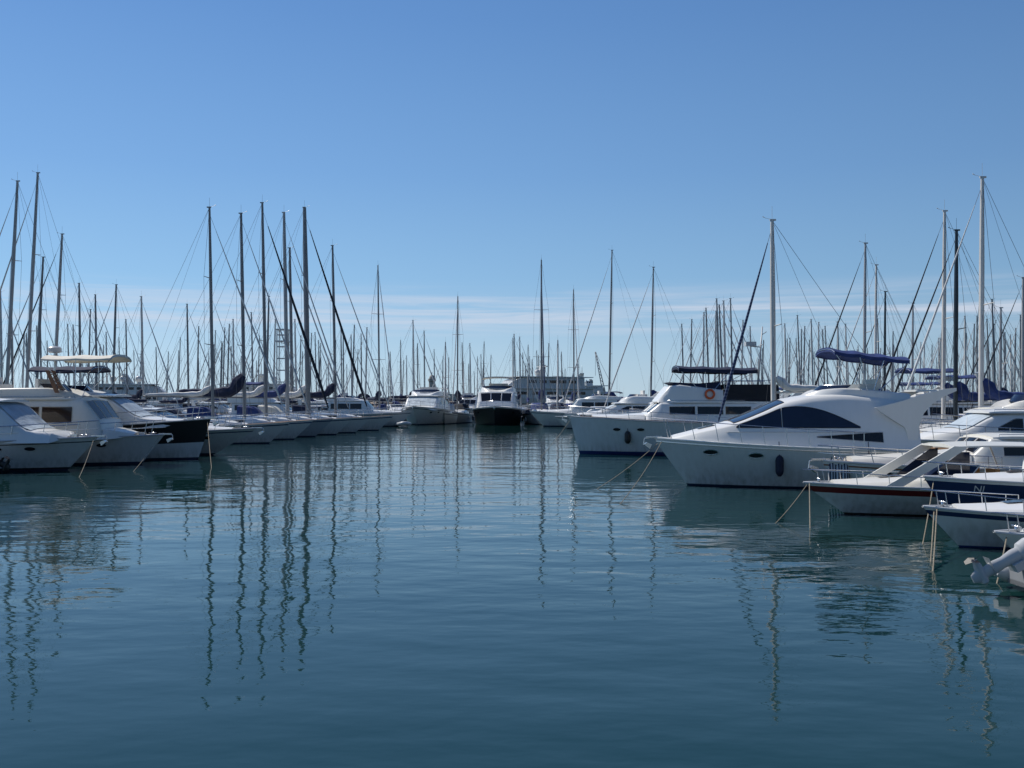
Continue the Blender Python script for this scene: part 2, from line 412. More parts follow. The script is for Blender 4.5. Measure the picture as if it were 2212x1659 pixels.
    if detail>1:
        for t in(.45,.62):
            p=h.pt(t,.5,1 if abs(heading)>90 else -1,.13); fender(e,p,.5,.11,R.choice([NAVYR,SAILW]))
        mb=MB(); mb.torus((-L/2+.9,0,fs+.55),.4,.015,axis='x'); mb.tube([(-L/2+.95,0,fs-.3),(-L/2+.95,0,fs+.5)],.05,6); mb.obj('steering_wheel',STEEL,e)
        mb=MB(); mb.box((xm+moff*.32,0,d+.24),(.5,.5,.06)); mb.obj('hatch',BGLASS,e)
    return e,h
# ---------------------------------------------------------------- motor yacht
def yacht(bx_,by_,heading,L=11,B=3.6,fb=1.5,fs=1.1,hm=WHITE,cm=WHITET,low=None,rake=1.3,label='',name='motor_yacht',fly=True,bim=BLUEC,glass=GLASS,
          ch=1.35,fx=.2,bz=None,bimx=None,dome=True,group=None,detail=2,bands=None,cover=None,frame=STEEL,arch=True,p=2.5,cat='yacht',antifoul=ANTI,flare=.84,railh=.6,boxy=False,stripe=NAVYH,fh=.42,fxf=None,rad=None):
    a=math.radians(heading)
    e=thing(name,label,cat,bx_-math.cos(a)*L/2,by_-math.sin(a)*L/2,heading,group)
    h=Hull(L,B,fb,fs,rake=rake,tr=.0,wt=.9,p=p,pw=1.7,flare=flare,draft=.4,tm=.45)
    n=24 if detail>1 else 14
    mb=MB(); h.build(mb,bands or [('a',.0,1),('a',.09,0),('f',.86,2),('f',.9,0)],n)
    mb.obj('hull',[hm,antifoul,stripe,WHITE],e)
    mb=MB(); h.rub(mb,.995,.03); mb.obj('rub_rail',LGREY,e)
    mb=MB(); h.deck(mb,(.02,.2,.78,fs-.45),n); mb.obj('deck',[DECK,TEAK],e)
    d=h.sheer(.5)-.02
    X=lambda f:f*L
    if boxy:
        ks=[(X(fx-.02),.40*B,.33*B,d,d+.1),(X(fx-.03),.40*B,.33*B,d,d+ch*.45),(X(fx-.09),.41*B,.36*B,d,d+ch),(X(-.3),.41*B,.37*B,d-.05,d+ch+.02)]
        ft=[(X(.40),.16*B,.12*B,h.sheer(.9)-.03,h.sheer(.9)+.08),(X(min(.3,fx+.08)),.3*B,.25*B,d+.05,d+.34),(X(fx-.02),.38*B,.32*B,d,d+.4)]
        fc=Cabin(ft); mb=MB(); fc.build(mb,10); mb.obj('foredeck_trunk',cm,e)
        cab=Cabin(ks,smooth=False,camber=.05); wa,wb_=X(fx-.035),X(fx-.085)
    else:
        ks=[(X(.40),.15*B,.10*B,h.sheer(.88)-.03,h.sheer(.88)+.03),(X(min(.38,fx+.08)),.33*B,.27*B,d,d+.34),(X(fx),.38*B,.33*B,d,d+.45),
            (X(fx-.13),.41*B,.345*B,d,d+ch-.06),(X(fx-.2),.42*B,.35*B,d,d+ch),(X(-.3),.42*B,.36*B,d-.05,d+ch)]
        cab=Cabin(ks); wa,wb_=X(fx-.01),X(fx-.118)
    zt=d+ch
    mb=MB(); cab.build(mb,26); mb.obj('cabin',cm,e)
    if cover is not None:
        mb=MB(); cab.wscreen(mb,wa+.15,wb_-.05,-1.02,1.02,.03); mb.obj('windscreen_cover',cover,e)
    else:
        for ua,ub in((-.97,-.36),(-.32,.32),(.36,.97)):
            mb=MB(); cab.wscreen(mb,wa,wb_,ua,ub,frame=1 if detail>1 else None); mb.obj('windscreen',[glass,frame],e)
    za,zb=d+ch*.42,d+ch*.82
    xs=[X(fx-.12),X(fx-.24),X(fx-.36),X(-.28)]
    for sg in(1,-1):
        for i in range(3):
            lo=za; hi=zb
            xa,xb=xs[i]-.05,xs[i+1]+.05
            if not boxy and i==0: hi=lambda x,xa=xa,xb=xb:za+(zb-za)*min(1,.25+(xa-x)/(xa-xb)*1.1)
            mb=MB(); cab.win(mb,xa,xb,lo,hi,sg,frame=1 if detail>1 else None); mb.obj('window',[glass,frame],e)
        if detail>1:
            for xx in(.3,.2):
                mb=MB(); h.patch(mb,X(xx),h.fb*.66,.17,.07,sg,.012); mb.obj('porthole',GLASS,e)
            mb=MB(); mb.tube([(X(fx-.12),sg*.34*B,zt+.05),(X(fx-.12),sg*.34*B,zt+.12),(X(-.25),sg*.36*B,zt+.12),(X(-.25),sg*.36*B,zt+.05)],.012,4); mb.obj('grab_rail',STEEL,e)
    mb=MB(); rf=Cabin([(X(fx-.1),.33*B,.32*B,zt-.0,zt+.05),(X(fx-.16),.38*B,.38*B,zt,zt+.08),(X(-.42),.37*B,.37*B,zt-.02,zt+.06)],camber=.05); rf.build(mb,12); mb.obj('roof',cm,e)
    mb=MB()
    for sg in(1,-1): mb.tube([(X(-.41),sg*.35*B,fs-.05),(X(-.41),sg*.35*B,zt)],.025,5); 
    mb.tube([(X(-.41),-.35*B,zt-.03),(X(-.41),.35*B,zt-.03)],.025,5); mb.obj('roof_support',STEEL,e)
    if fly:
        fz=zt+.08; q=fx if fxf is None else fxf
        fc=Cabin([(X(q-.15),.2*B,.14*B,fz-.05,fz+.05),(X(q-.2),.31*B,.27*B,fz-.05,fz+fh),(X(q-.27),.34*B,.33*B,fz-.05,fz+fh+.1),(X(-.34),.35*B,.345*B,fz-.05,fz+fh)],camber=-.25)
        mb=MB(); fc.build(mb,16); mb.obj('flybridge',cm,e)
        mb=MB(); rows=[]
        for j in range(9):
            u=-1+j/4; rows.append([Vector((X(q-.215)-.5*u*u,u*.3*B,fz+fh)),Vector((X(q-.24)-.5*u*u,u*.29*B,fz+fh+.26))])
        mb.grid(rows); mb.obj('flybridge_screen',BGLASS,e)
        mb=MB(); mb.box((X(-.12),0,fz+fh),(.5,B*.4,.5),0,tp=.9); mb.box((X(-.12)-.26,0,fz+fh+.3),(.14,B*.4,.5),0); mb.obj('helm_seat',SAILW,e)
        if arch:
            mb=MB()
            for sg in(1,-1): mb.plate([(X(-.25),fz+.2),(X(-.2),fz+.2),(X(-.29),fz+.85),(X(-.33),fz+.85)],sg*.33*B,.07)
            mb.box((X(-.31),0,fz+.87),(X(.04),.7*B,.07)); mb.obj('radar_arch',cm,e)
        if dome: radar(e,rad or X(-.31),fz+.3,(fz+1.3) if not bz else bz+.35)
        if bim is not None:
            b0,b1=bimx or (X(fx-.27),X(-.3)); bb=bz or fz+1.75
            bimini(e,b0,b1,.33*B,bb,bb-.03,bim,(b0+b1)/2,fz+fh)
        whip(e,X(-.3),.3*B,fz+.3,2.8)
    else:
        if arch:
            mb=MB()
            for sg in(1,-1): mb.plate([(X(-.26),d),(X(-.2),d),(X(-.27),zt+.35),(X(-.32),zt+.35)],sg*.4*B,.07)
            mb.box((X(-.295),0,zt+.36),(X(.05),.82*B,.08)); mb.obj('radar_arch',cm,e)
        if bim is not None: bimini(e,X(-.22),X(-.46),.4*B,zt+.05,zt-.1,bim,X(-.35),fs)
        whip(e,X(-.3),.3*B,zt)
    mb=MB(); h.rail(mb,.42,railh,6,r=.015,mid=detail>1); mb.obj('railing',STEEL,e)
    if detail>1:
        anchor(e,h)
        mb=MB(); mb.box((L/2-.9,0,h.sheer(.9)+.06),(.25,.2,.14)); mb.obj('windlass',STEEL,e)
        for sg in(1,-1):
            mb=MB(); mb.tube([(L/2-.5,sg*.18,h.sheer(.95)-.03),(L/2-.5,sg*.18,h.sheer(.95)+.1)],.02,5); mb.tube([(L/2-.6,sg*.18,h.sheer(.95)+.09),(L/2-.4,sg*.18,h.sheer(.95)+.09)],.015,5); mb.obj('mooring_cleat',STEEL,e)
    return e,h
# ================================================================ SETTING
def water():
    mb=MB(); S=2500; mb.poly([(-S,-300,0),(S,-300,0),(S,4000,0),(-S,4000,0)])
    m,t,p=nt('harbour_water'); N=t.nodes.new; Lk=t.links.new
    p.inputs['Base Color'].default_value=(.007,.033,.032,1); p.inputs['Roughness'].default_value=.02; p.inputs['IOR'].default_value=1.32
    tc=N('ShaderNodeTexCoord'); prev=None
    lowf=N('ShaderNodeTexNoise'); lowf.inputs['Scale'].default_value=.05; lowf.inputs['Detail'].default_value=2; Lk(tc.outputs['Object'],lowf.inputs['Vector'])
    lr=N('ShaderNodeMapRange'); lr.inputs['From Min'].default_value=.35; lr.inputs['From Max'].default_value=.65; lr.inputs['To Min'].default_value=.5; lr.inputs['To Max'].default_value=1.35
    Lk(lowf.outputs['Fac'],lr.inputs['Value'])
    for i,(sc,st,d,det,rot) in enumerate([(.30,(1,1.6,1),.034,1,.3),(1.0,(1,1.7,1),.0165,1.5,-.25),(3.6,(1,1.7,1),.0032,2.5,.1)]):
        mp=N('ShaderNodeMapping'); mp.inputs['Scale'].default_value=st; mp.inputs['Rotation'].default_value=(0,0,rot); mp.inputs['Location'].default_value=(i*13.7,i*5.1,0)
        Lk(tc.outputs['Object'],mp.inputs['Vector'])
        no=N('ShaderNodeTexNoise'); no.inputs['Scale'].default_value=sc; no.inputs['Detail'].default_value=det; no.inputs['Roughness'].default_value=.42
        Lk(mp.outputs['Vector'],no.inputs['Vector'])
        b=N('ShaderNodeBump'); b.inputs['Distance'].default_value=d
        if i==0: b.inputs['Strength'].default_value=1
        else: Lk(lr.outputs['Result'],b.inputs['Strength'])
        Lk(no.outputs['Fac'],b.inputs['Height'])
        if prev: Lk(prev.outputs['Normal'],b.inputs['Normal'])
        prev=b
    Lk(prev.outputs['Normal'],p.inputs['Normal'])
    o=mb.obj('water',m); o['kind']='structure'; o['label']='calm teal harbour water with gentle ripples'; o['category']='water'
water()
def dock(x0,x1,y0,y1,label):
    e=thing('floating_dock',label,'dock',(x0+x1)/2,(y0+y1)/2)
    w=x1-x0; l=y1-y0; n=max(1,int(l/8))
    mb=MB(); mb.box((0,0,.3),(w,l,.36)); mb.box((0,0,.485),(w+.12,l,.06)); mb.obj('dock_deck',CONC,e)
    for i in range(0,n,2): 
        y=-l/2+l*(i+.5)/n; mb=MB(); mb.tube([(w/2+.15,y,-.5),(w/2+.15,y,1.4)],.16,10); mb.obj('pile',DSTEEL,e)
    for i in range(n):
        y=-l/2+l*(i+.3)/n; mb=MB(); mb.box((-w/2+.3,y,.9),(.25,.25,.8)); mb.box((-w/2+.3,y,1.33),(.3,.3,.08)); mb.obj('power_pedestal',LGREY,e)
dock(-27.2,-25.4,26,100,'long grey concrete floating dock between moored boats')
dock(15.9,17.5,8,31,'grey concrete floating dock behind small motorboats')
dock(27.6,29.6,33,66,'grey concrete floating dock behind sailing boats')
dock(-20,40,128,130,'concrete floating dock behind the bow-on row of boats')
def breakwater(x0,x1,y,h,w,label,seed=3):
    rr=random.Random(seed); e=thing('breakwater',label,'breakwater',(x0+x1)/2,y)
    mb=MB(); l=x1-x0; n=int(l/3)
    prof=[(-w,-.5),(-w*.6,h*.4),(-w*.25,h),(w*.25,h),(w,-.5)]
    rows=[[(-l/2+l*i/n,py+rr.uniform(-.7,.7),pz+rr.uniform(-.35,.35)*(pz>0)) for py,pz in prof] for i in range(n+1)]
    mb.grid(rows,sm=False)
    mb.obj('rock_slope',ROCK,e)
    mb=MB(); mb.box((0,w*.1,h+.5),(l,.6,1.2)); mb.obj('parapet_wall',CONC,e)
breakwater(-260,330,262,2.3,7,'long low rock breakwater with a concrete parapet')
def lamp(x,y,zt,label):
    e=thing('street_lamp',label,'lamp post',x,y)
    mb=MB(); mb.tube([(0,0,.3),(0,0,.6),(0,0,zt-.35)],[.09,.06,.05],8); mb.obj('pole',DSTEEL,e)
    mb=MB(); mb.tube([(0,0,zt-.45),(0,0,zt-.4),(0,0,zt-.08),(0,0,zt)],[.06,.12,.28,.3],12); mb.tube([(0,0,zt),(0,0,zt+.05),(0,0,zt+.12)],[.32,.22,.03],12,1); mb.obj('lantern',[LGREY,DSTEEL],e)
lamp(bx(2117,61),61,hz(806,61),'grey dock lamp post with a flared lantern head')
# ================================================================ NEAR LEFT BOATS
e,h=yacht(-15.5,37.3,-1,L=10.5,B=3.3,fb=1.25,fs=1.0,rake=1.15,label='white flybridge motor yacht with black waterline stripe and blue bimini',fx=.30,fxf=.15,ch=1.5,bz=4.15,bimx=(-1.1,-3.6),fh=.2,arch=False,
    cover=GREYC,dome=False,bands=[('a',.0,1),('a',.05,2),('a',.11,0),('f',.84,2),('f',.87,0)],stripe=BLACKP)
rope(e,(5.1,0,1.2),(6.3,-4,-.1),.2)
e,h=yacht(-14.3,41,0,L=11,B=3.4,fb=1.2,fs=1.0,rake=.95,label='cream and white trawler yacht with brown windows and cream bimini',cm=OFFW,hm=WHITE,fx=.33,ch=1.6,boxy=True,bim=CREAMC,glass=BROWNG,
    frame=CREAM,bz=4.35,bimx=(3.7,.9),bands=[('a',0,1),('a',.09,0)],arch=False,fh=.3,rad=.95,fxf=.36)
rope(e,(5.3,0,1.2),(6.0,-5,-.1),.2)
mb=MB()
for sg in(-1,1): mb.plate([(1.6,2.9),(1.78,2.9),(1.35,3.8),(1.2,3.8)],sg*.25-1.1,.05)
for k in range(5): mb.box((1.66-.08*k,-1.1,3.08+.14*k),(.16,.5,.03))
mb.obj('boarding_ladder',WOOD,e)
e,h=yacht(-13.4,44.3,1,L=11.5,B=3.4,fb=1.8,fs=1.3,rake=.55,label='black and white motor yacht with silver windscreen cover and navy bimini',hm=BLACKH,fx=.26,ch=1.35,cover=GREYC,bim=NAVYC,
    bz=4.0,bimx=(.9,-1.8),dome=False,bands=[('a',0,1),('a',.08,3),('f',.42,0)],p=2.9,fh=.15,arch=False)
rope(e,(5.6,0,1.7),(7.5,-6,-.1),.2)
e,h=yacht(-12.2,47.6,0,L=11,B=3.3,fb=1.28,fs=1.0,rake=2.1,label='low white sport cruiser with a long raked bow',fly=False,bim=NAVYC,fx=.12,ch=.85,p=2.0,flare=.7,arch=True)
e,h=yacht(-14.4,52.5,0,L=10,B=3.2,fb=1.3,fs=1.05,rake=1.4,label='white cabin cruiser with blue canvas cockpit cover',fly=False,bim=BLUEC,fx=.2,ch=1.0)
G='sailing boats moored along the dock'
for px,yt,D,L,moff,hm,st,cv,jb,mm,mr,cs,dg,lb in [
 (450,447,60.5,11.2,4.7,WHITE,NAVYH,SAILW,SAILW,ALUD,.10,1,NAVYC,'white sailing boat with pale sail cover and grey mast'),
 (519,460,66.5,11.8,4.6,WHITE,BLUEP,NAVYC,SAILW,ALUD,.12,2.3,BLUEC,'white sailing boat with sagging navy sail cover'),
 (566,437,71.5,12.2,4.8,GREYH,NAVYH,SAILW,JIBD,ALUD,.12,1.3,None,'pale grey sailing boat with dark furled foresail'),
 (613,458,75.8,12,5.0,WHITE,NAVYH,BLUEC,SAILW,ALU,.15,1.6,BLUEC,'white sailing boat with thick pale mast and blue sail cover'),
 (658,447,80.2,12.8,5.1,WHITE,NAVYH,SAILW,JIBD,ALUD,.21,1.5,CREAMC,'large white sailing boat with thick dark grey mast'),
 (718,530,86.5,12,5.0,WHITE,BLUEP,NAVYC,SAILW,ALUD,.12,1.9,NAVYC,'white sailing boat with navy sail cover and grey mast')]:
    sailboat(bx(px,D)+.3,D,R.uniform(-2,2),hz(yt,D),L=L,B=3.5,moff=moff,hm=hm,stripe=st,cover=cv,jib=jb,mm=mm,label=lb,mr=mr,jr=.09 if jb!=SAILW else .05,group=G,dodger=dg,cs=cs,bh=1.75,boomlen=L*.38)
for px,yt,D,mm,lb in [(30,390,64,ALU,'white sailing boat with tall aft-raked mast'),(72,372,69,ALU,'white sailing boat with tall aft-raked mast'),(130,505,75,ALU,'white sailing boat with grey mast beyond the dock'),(90,555,84,ALUD,'white sailing boat with grey mast beyond the dock')]:
    sailboat(bx(px,D)-.55,D,180,hz(yt,D),L=11.5,B=3.4,rake=.04,mm=mm,label=lb,mr=.12,jib=R.choice([SAILW,JIBD]),group='sailing boats beyond the dock')
# ================================================================ BOW-ON ROW
GB='boats moored bow-on across the basin'
sailboat(bx(820,108),108,-62,hz(572,108),L=11.5,B=3.6,label='white sailing boat with navy sail cover moored at an angle',cover=NAVYC,mm=ALUD,mr=.10,rake=.035,group=GB,cs=1.6)
yacht(bx(893,104),104,-97,L=12.5,B=5.0,fb=2.0,fs=1.4,rake=2.0,label='white flybridge motor yacht with windscreen cover moored bow-on',bim=None,ch=1.5,cover=GREYC,dome=False,arch=True,group=GB,fx=.24)
sailboat(bx(988,116),116,-95,hz(640,116),L=10,B=3.2,hm=GREYH,label='grey hulled sailing boat with dark canvas awning',cover=NAVYC,mm=ALUD,dodger=BLACKC,group=GB,cs=1.8)
sailboat(bx(962,112),112,-88,hz(768,112)+1.5,L=8,B=2.8,hm=WHITE,label='small white sailing boat with pale cover moored bow-on',cover=SAILW,mm=ALU,dodger=GREYC,group=GB)
e,h=yacht(bx(1068,103),103,-92,L=13,B=5.4,fb=2.0,fs=1.4,hm=BLACKH,rake=1.0,label='black hulled trawler yacht with white cabin and cream bimini',boxy=True,bim=CREAMC,ch=1.9,fx=.26,bz=5.1,arch=False,p=3.4,dome=False,group=GB,
   bands=[('a',0,0),('a',.05,0),('f',.93,3)],flare=.9)
sailboat(bx(1170,110),110,-88,hz(560,110),L=13,B=4.1,label='white sailing boat bow-on with blue sail cover',cover=BLUEC,jib=JIBB,mm=ALUD,mr=.11,fb=1.6,group=GB,cs=1.8,dodger=BLUEC)
sailboat(bx(1205,113),113,-94,hz(735,113),L=9,B=3.0,label='small white sailing boat with navy spray hood',cover=NAVYC,mm=ALUD,dodger=NAVYC,group=GB)
sailboat(bx(1240,122),122,-85,hz(625,122),L=10.5,B=3.3,label='small white sailing boat with blue canvas moored bow-on',cover=BLUEC,dodger=BLUEC,mm=ALUD,group=GB,cs=1.6)
sailboat(bx(1315,112),112,178,hz(540,112),L=13,B=3.8,label='white sailing boat with very tall slender mast',mm=ALUD,mr=.10,cs=1.5)
sailboat(bx(1405,92),92,180,hz(577,92),L=11,B=3.5,label='white sailing boat with slender grey mast',mm=ALUD,mr=.085,cs=1.5)
def outboard(par,x,z,lift=True,m=LGREY):
    a=math.radians(62 if lift else 0); M=Matrix.Rotation(a,4,'Y')
    def T(p): return M@Vector(p)+Vector((x,0,z))
    mb=MB(); rows=[]
    for zz,rx,ry in [(.0,.12,.10),(.05,.19,.14),(.22,.21,.16),(.38,.17,.13),(.44,.08,.07)]:
        rows.append([T((-.12+rx*math.cos(2*math.pi*j/14),ry*math.sin(2*math.pi*j/14),zz)) for j in range(15)])
    mb.grid(rows); mb.poly(rows[-1][:-1]); mb.poly(rows[0][:-1]); mb.obj('outboard_cowling',m,par)
    mb=MB(); rows=[]
    for zz,rx,ry in [(.02,.12,.09),(-.1,.13,.08),(-.3,.10,.06),(-.5,.12,.05),(-.62,.10,.045),(-.78,.13,.04),(-.9,.07,.02)]:
        rows.append([T((-.14+rx*math.cos(2*math.pi*j/12),ry*math.sin(2*math.pi*j/12),zz)) for j in range(13)])
    mb.grid(rows); mb.poly(rows[-1][:-1])
    mb.tube([T((-.42,0,-.72)),T((-.3,0,-.72)),T((-.0,0,-.72)),T((.06,0,-.72))],[.035,.07,.065,.01],10)
    rows=[[T((-.36,-.1,-.52)),T((0,-.07,-.52))],[T((-.36,.1,-.52)),T((0,.07,-.52))]]; mb.grid(rows,sm=False)
    mb.box(T((.02,0,-.05)),(.14,.24,.3),0,M); mb.obj('outboard_leg',m,par)
    mb=MB()
    for i in range(3):
        an=2*math.pi*i/3; q=Matrix.Rotation(an,4,'X')
        pts=[q@Vector(p) for p in [(-.02,-.03,.0),(.02,.04,.0),(.03,.09,.13),(.0,.03,.18),(-.03,-.04,.12)]]
        mb.poly([T((p.x-.42,p.y,p.z-.72)) for p in pts])
    mb.obj('propeller',BLACKP,par)
def rib(x,y,heading,label,scale=1,lift=True,om=LGREY,ox=-1.5,oz=.55):
    e=thing('inflatable_dinghy',label,'dinghy',x,y,heading)
    mb=MB()
    pts=[(-1.6,.62,.28),(-.6,.66,.28),(.6,.62,.3),(1.2,.4,.36),(1.5,0,.42),(1.2,-.4,.36),(.6,-.62,.3),(-.6,-.66,.28),(-1.6,-.62,.28)]
    P=[Vector(p) for p in pts]; sm=[]
    for i in range(len(P)-1):
        for k in range(4):
            u=k/4; p0=P[max(i-1,0)];p1=P[i];p2=P[i+1];p3=P[min(i+2,len(P)-1)]
            sm.append(.5*((2*p1)+(p2-p0)*u+(2*p0-5*p1+4*p2-p3)*u*u+(3*p1-p0-3*p2+p3)*u**3))
    sm.append(P[-1]); mb.tube(sm,[.08]+[.2]*(len(sm)-2)+[.08],12); mb.obj('inflatable_tube',LGREY,e)
    mb=MB(); mb.box((-.2,0,.14),(2.5,1.0,.08)); mb.box((-1.42,0,.35),(.06,1.0,.5)); mb.box((-.2,0,.42),(.3,1.0,.04)); mb.obj('dinghy_floor',GREYP,e)
    outboard(e,ox,oz,lift,om); e.scale=(scale,)*3
    return e
rib(bx(872,99),99,-80,'small grey inflatable dinghy beside a motor yacht',.9)
# ================================================================ RIGHT SIDE
def trawler():
    e,h=yacht(2.8,48.6,179,L=11,B=3.7,fb=1.85,fs=1.45,rake=.5,label='white trawler yacht with blue waterline, navy bimini and lifebuoy',boxy=True,bim=None,fly=False,fx=.2,ch=.95,p=2.8,
       bands=[('a',0,1),('a',.16,0),('f',.9,0)],stripe=WHITE,antifoul=BLUEP,arch=False,railh=.5,frame=MWHITE)
    z=2.55
    c=Cabin([(1.35,1.15,1.0,z-.05,z+.02),(1.3,1.2,1.05,z-.05,z+.1),(.75,1.24,1.16,z-.05,z+.75),(.3,1.26,1.2,z-.05,z+.8),(-1.75,1.26,1.22,z-.05,z+.55)],smooth=False,camber=-.02)
    mb=MB(); c.build(mb,10); mb.obj('flybridge_bulwark',WHITET,e)
    mb=MB(); mb.plate([(.45,z+.78),(.8,z+.92),(-.6,z+.86),(-1.6,z+.95),(-1.7,z+.58)],0,2.2); mb.obj('flybridge_cover',NAVYC,e)
    mb=MB(); mb.torus((-1.1,1.33,z+.35),.2,.055); mb.obj('lifebuoy',ORANGE,e)
    mb=MB(); mb.box((-3.1,0,z+.42),(2.6,2.6,.78),0,tp=.97); mb.obj('aft_awning',BLACKC,e)
    for sg in(1,-1):
        mb=MB(); pts=[(-1.8,sg*1.25,z+.55),(-1.8,sg*1.25,z+1.0),(-4.3,sg*1.25,z+1.0),(-4.3,sg*1.25,z+.02)]
        mb.tube(pts,.016,5)
        for i in range(4): mb.tube([(-2.3-.5*i,sg*1.25,z),(-2.3-.5*i,sg*1.25,z+1.0)],.012,4)
        mb.obj('flybridge_railing',STEEL,e)
    bimini(e,.35,-3.4,1.2,4.2,4.1,NAVYC,-1.0,z+.5,crown=.1,nb=4,th=.12)
    mb=MB(); mb.tube([(-3.6,0,z),(-3.9,0,6.2)],[.06,.03],8); mb.tube([(-3.8,-.45,5.3),(-3.8,.45,5.3)],.02,5); mb.box((-3.3,0,5.35),(.5,.5,.2)); mb.tube([(-3.8,0,5.2),(-3.3,0,5.25)],.03,5); mb.tube([(-3.87,0,5.8),(-4.1,0,5.95)],.02,5); mb.obj('radar_mast',[LGREY],e)
    for sg in(1,-1):
        mb=MB(); mb.tube([h.edge(t/20,sg,.03,.02) for t in range(2,20)],.03,6); mb.obj('cap_rail',WOOD,e)
    fender(e,h.on(2.8,.85,1,.14),.6,.15,BLACKP); rope(e,(5.4,0,1.75),(7.0,3.0,-.05),.2)
trawler()
sailboat(bx(1671,42),42,180,hz(475,42),L=9,B=3.1,moff=2.55,mm=MWHITE,mr=.115,jib=JIBB,jr=.06,rake=-.003,label='sailing boat with pale mast and blue striped furled foresail',cover=SAILW,bh=1.9)
# ---- large white sport yacht
def hero():
    L=9.2;B=3.3
    e=thing('motor_yacht','sleek white sport motor yacht with arched dark window and blue bimini','yacht',4.4+L/2,30.7,180)
    h=Hull(L,B,1.45,1.12,rake=1.0,tr=.1,wt=.92,p=2.7,pw=1.75,flare=.80,draft=.4,tm=.42,q=.75)
    mb=MB(); h.build(mb,[('a',0,1),('a',.05,0),('f',.8,0),('f',.93,2)],30); mb.obj('hull',[WHITE,ANTI,WHITET],e)
    mb=MB(); h.rub(mb,.93,.018); mb.obj('rub_rail',STEEL,e)
    mb=MB(); h.rub(mb,1.0,.025); mb.obj('toe_rail',WHITET,e)
    mb=MB(); h.deck(mb,(.02,.16,.8,.6),28); mb.obj('deck',[WHITET,TEAK],e)
    cab=Cabin([(4.1,.3,.2,1.33,1.46),(3.3,.8,.62,1.28,1.66),(2.3,1.15,.92,1.22,1.92),(1.5,1.3,.98,1.18,2.24),(.8,1.36,.98,1.16,2.54),(.0,1.4,1.0,1.12,2.70),(-.8,1.42,1.02,1.1,2.76),(-1.8,1.42,1.04,1.1,2.70),(-2.6,1.42,1.06,1.1,2.56),(-3.05,1.42,1.1,1.1,2.36)],camber=.07)
    mb=MB(); cab.build(mb,44); mb.obj('cabin',WHITET,e)
    def top(x):
        u=(2.3-x)/3.6; u=min(max(u,0),1)
        return 1.82+.60*((math.sin(math.pi*.5*min(u/.5,1)))**.8 if u<.5 else math.cos(math.pi*.5*(u-.5)/.5))
    zlo=lambda x:1.79
    for sg in(1,-1):
        mb=MB(); cab.win(mb,2.3,1.0,zlo,top,sg,n=14,frame=1,fr=.01); mb.obj('window',[BGLASS,BLACKP],e)
        mb=MB(); cab.win(mb,.96,-1.3,zlo,top,sg,n=26,frame=1,fr=.01); mb.obj('window',[BGLASS,BLACKP],e)
        def l2(x): return 1.36+.144*min(max((x+1.9)/1.9,0),1)
        def h2(x): return 1.54+.13*min(max(-x/1.9,0),1)
        mb=MB(); cab.win(mb,.0,-1.95,l2,h2,sg,n=8,frame=1,fr=.008); mb.obj('window',[GLASS,LGREY],e)
        for xx,zz in((3.05,1.05),(1.8,.97)):
            mb=MB(); pts=h.patch(mb,xx,zz,.2,.075,sg,.014,0); mb.tube(pts+[pts[0]],.016,5,1); mb.obj('porthole',[GLASS,STEEL],e)
        mb=MB(); pts=[cab.side(2.6-.35*i,1.66,sg,.012) for i in range(14)]; mb.tube(pts,.008,4); mb.obj('trim_line',LGREY,e)
    for ua,ub in((-.97,-.03),(.03,.97)):
        mb=MB(); cab.wscreen(mb,2.35,.85,ua,ub,.014,frame=1); mb.obj('windscreen',[BGLASS,BLACKP],e)
    mb=MB(); mb.poly([cab.top(3.3,-.5,.02),cab.top(3.3,.5,.02),cab.top(2.8,.5,.02),cab.top(2.8,-.5,.02)]); mb.obj('hatch',BGLASS,e)
    fc=Cabin([(.1,.3,.2,2.68,2.74),(-.4,.75,.62,2.65,2.93),(-1.0,.9,.84,2.6,2.97),(-2.9,.98,.95,2.3,2.80)],camber=-.1)
    mb=MB(); fc.build(mb,18); mb.obj('flybridge',WHITET,e)
    mb=MB(); rows=[]
    for j in range(11):
        u=-1+j/5; rows.append([Vector((-.3-.7*u*u,u*.8,2.91)),Vector((-.5-.7*u*u,u*.78,3.06))])
    mb.grid(rows); mb.tube([r[1] for r in rows],.012,5,1); mb.obj('flybridge_screen',[BGLASS,STEEL],e)
    mb=MB(); mb.box((-1.8,0,2.95),(.6,1.2,.3),0,tp=.9); mb.box((-2.08,0,3.1),(.14,1.2,.3)); mb.obj('helm_seat',CREAMC,e)
    mb=MB()
    prof=[(-1.7,2.38),(-2.5,2.58),(-3.2,2.80),(-3.75,2.94),(-4.12,2.97),(-4.12,2.88),(-3.75,2.72),(-3.4,2.50),(-3.15,2.22),(-3.0,1.85),(-2.95,1.12),(-2.75,1.12),(-2.6,1.8)]
    for sg in(1,-1): mb.plate(prof,sg*1.3,.07)
    mb.box((-3.8,0,2.90),(.4,2.6,.05)); mb.obj('radar_arch',WHITET,e)
    bimini(e,-.65,-2.9,.95,4.13,3.85,BLUEC,-1.7,2.9,crown=.1,nb=4,th=.06)
    mb=MB(); h.rail(mb,.36,.62,9,r=.012,mid=False,fwd=.15,hs=.5); mb.obj('railing',STEEL,e)
    anchor(e,h); fender(e,h.on(1.15,.68,1,.13),.62,.12); fender(e,h.on(-1.4,.72,1,.13),.55,.12)
    rope(e,(4.4,.1,1.35),(6.4,6.,-.05),.25); rope(e,(4.4,-.1,1.35),(6.6,1.5,-.05),.15)
    mb=MB(); mb.box((3.8,0,1.5),(.25,.2,.14)); mb.obj('windlass',STEEL,e)
    whip(e,-3.8,1.0,2.9,2.5)
hero()
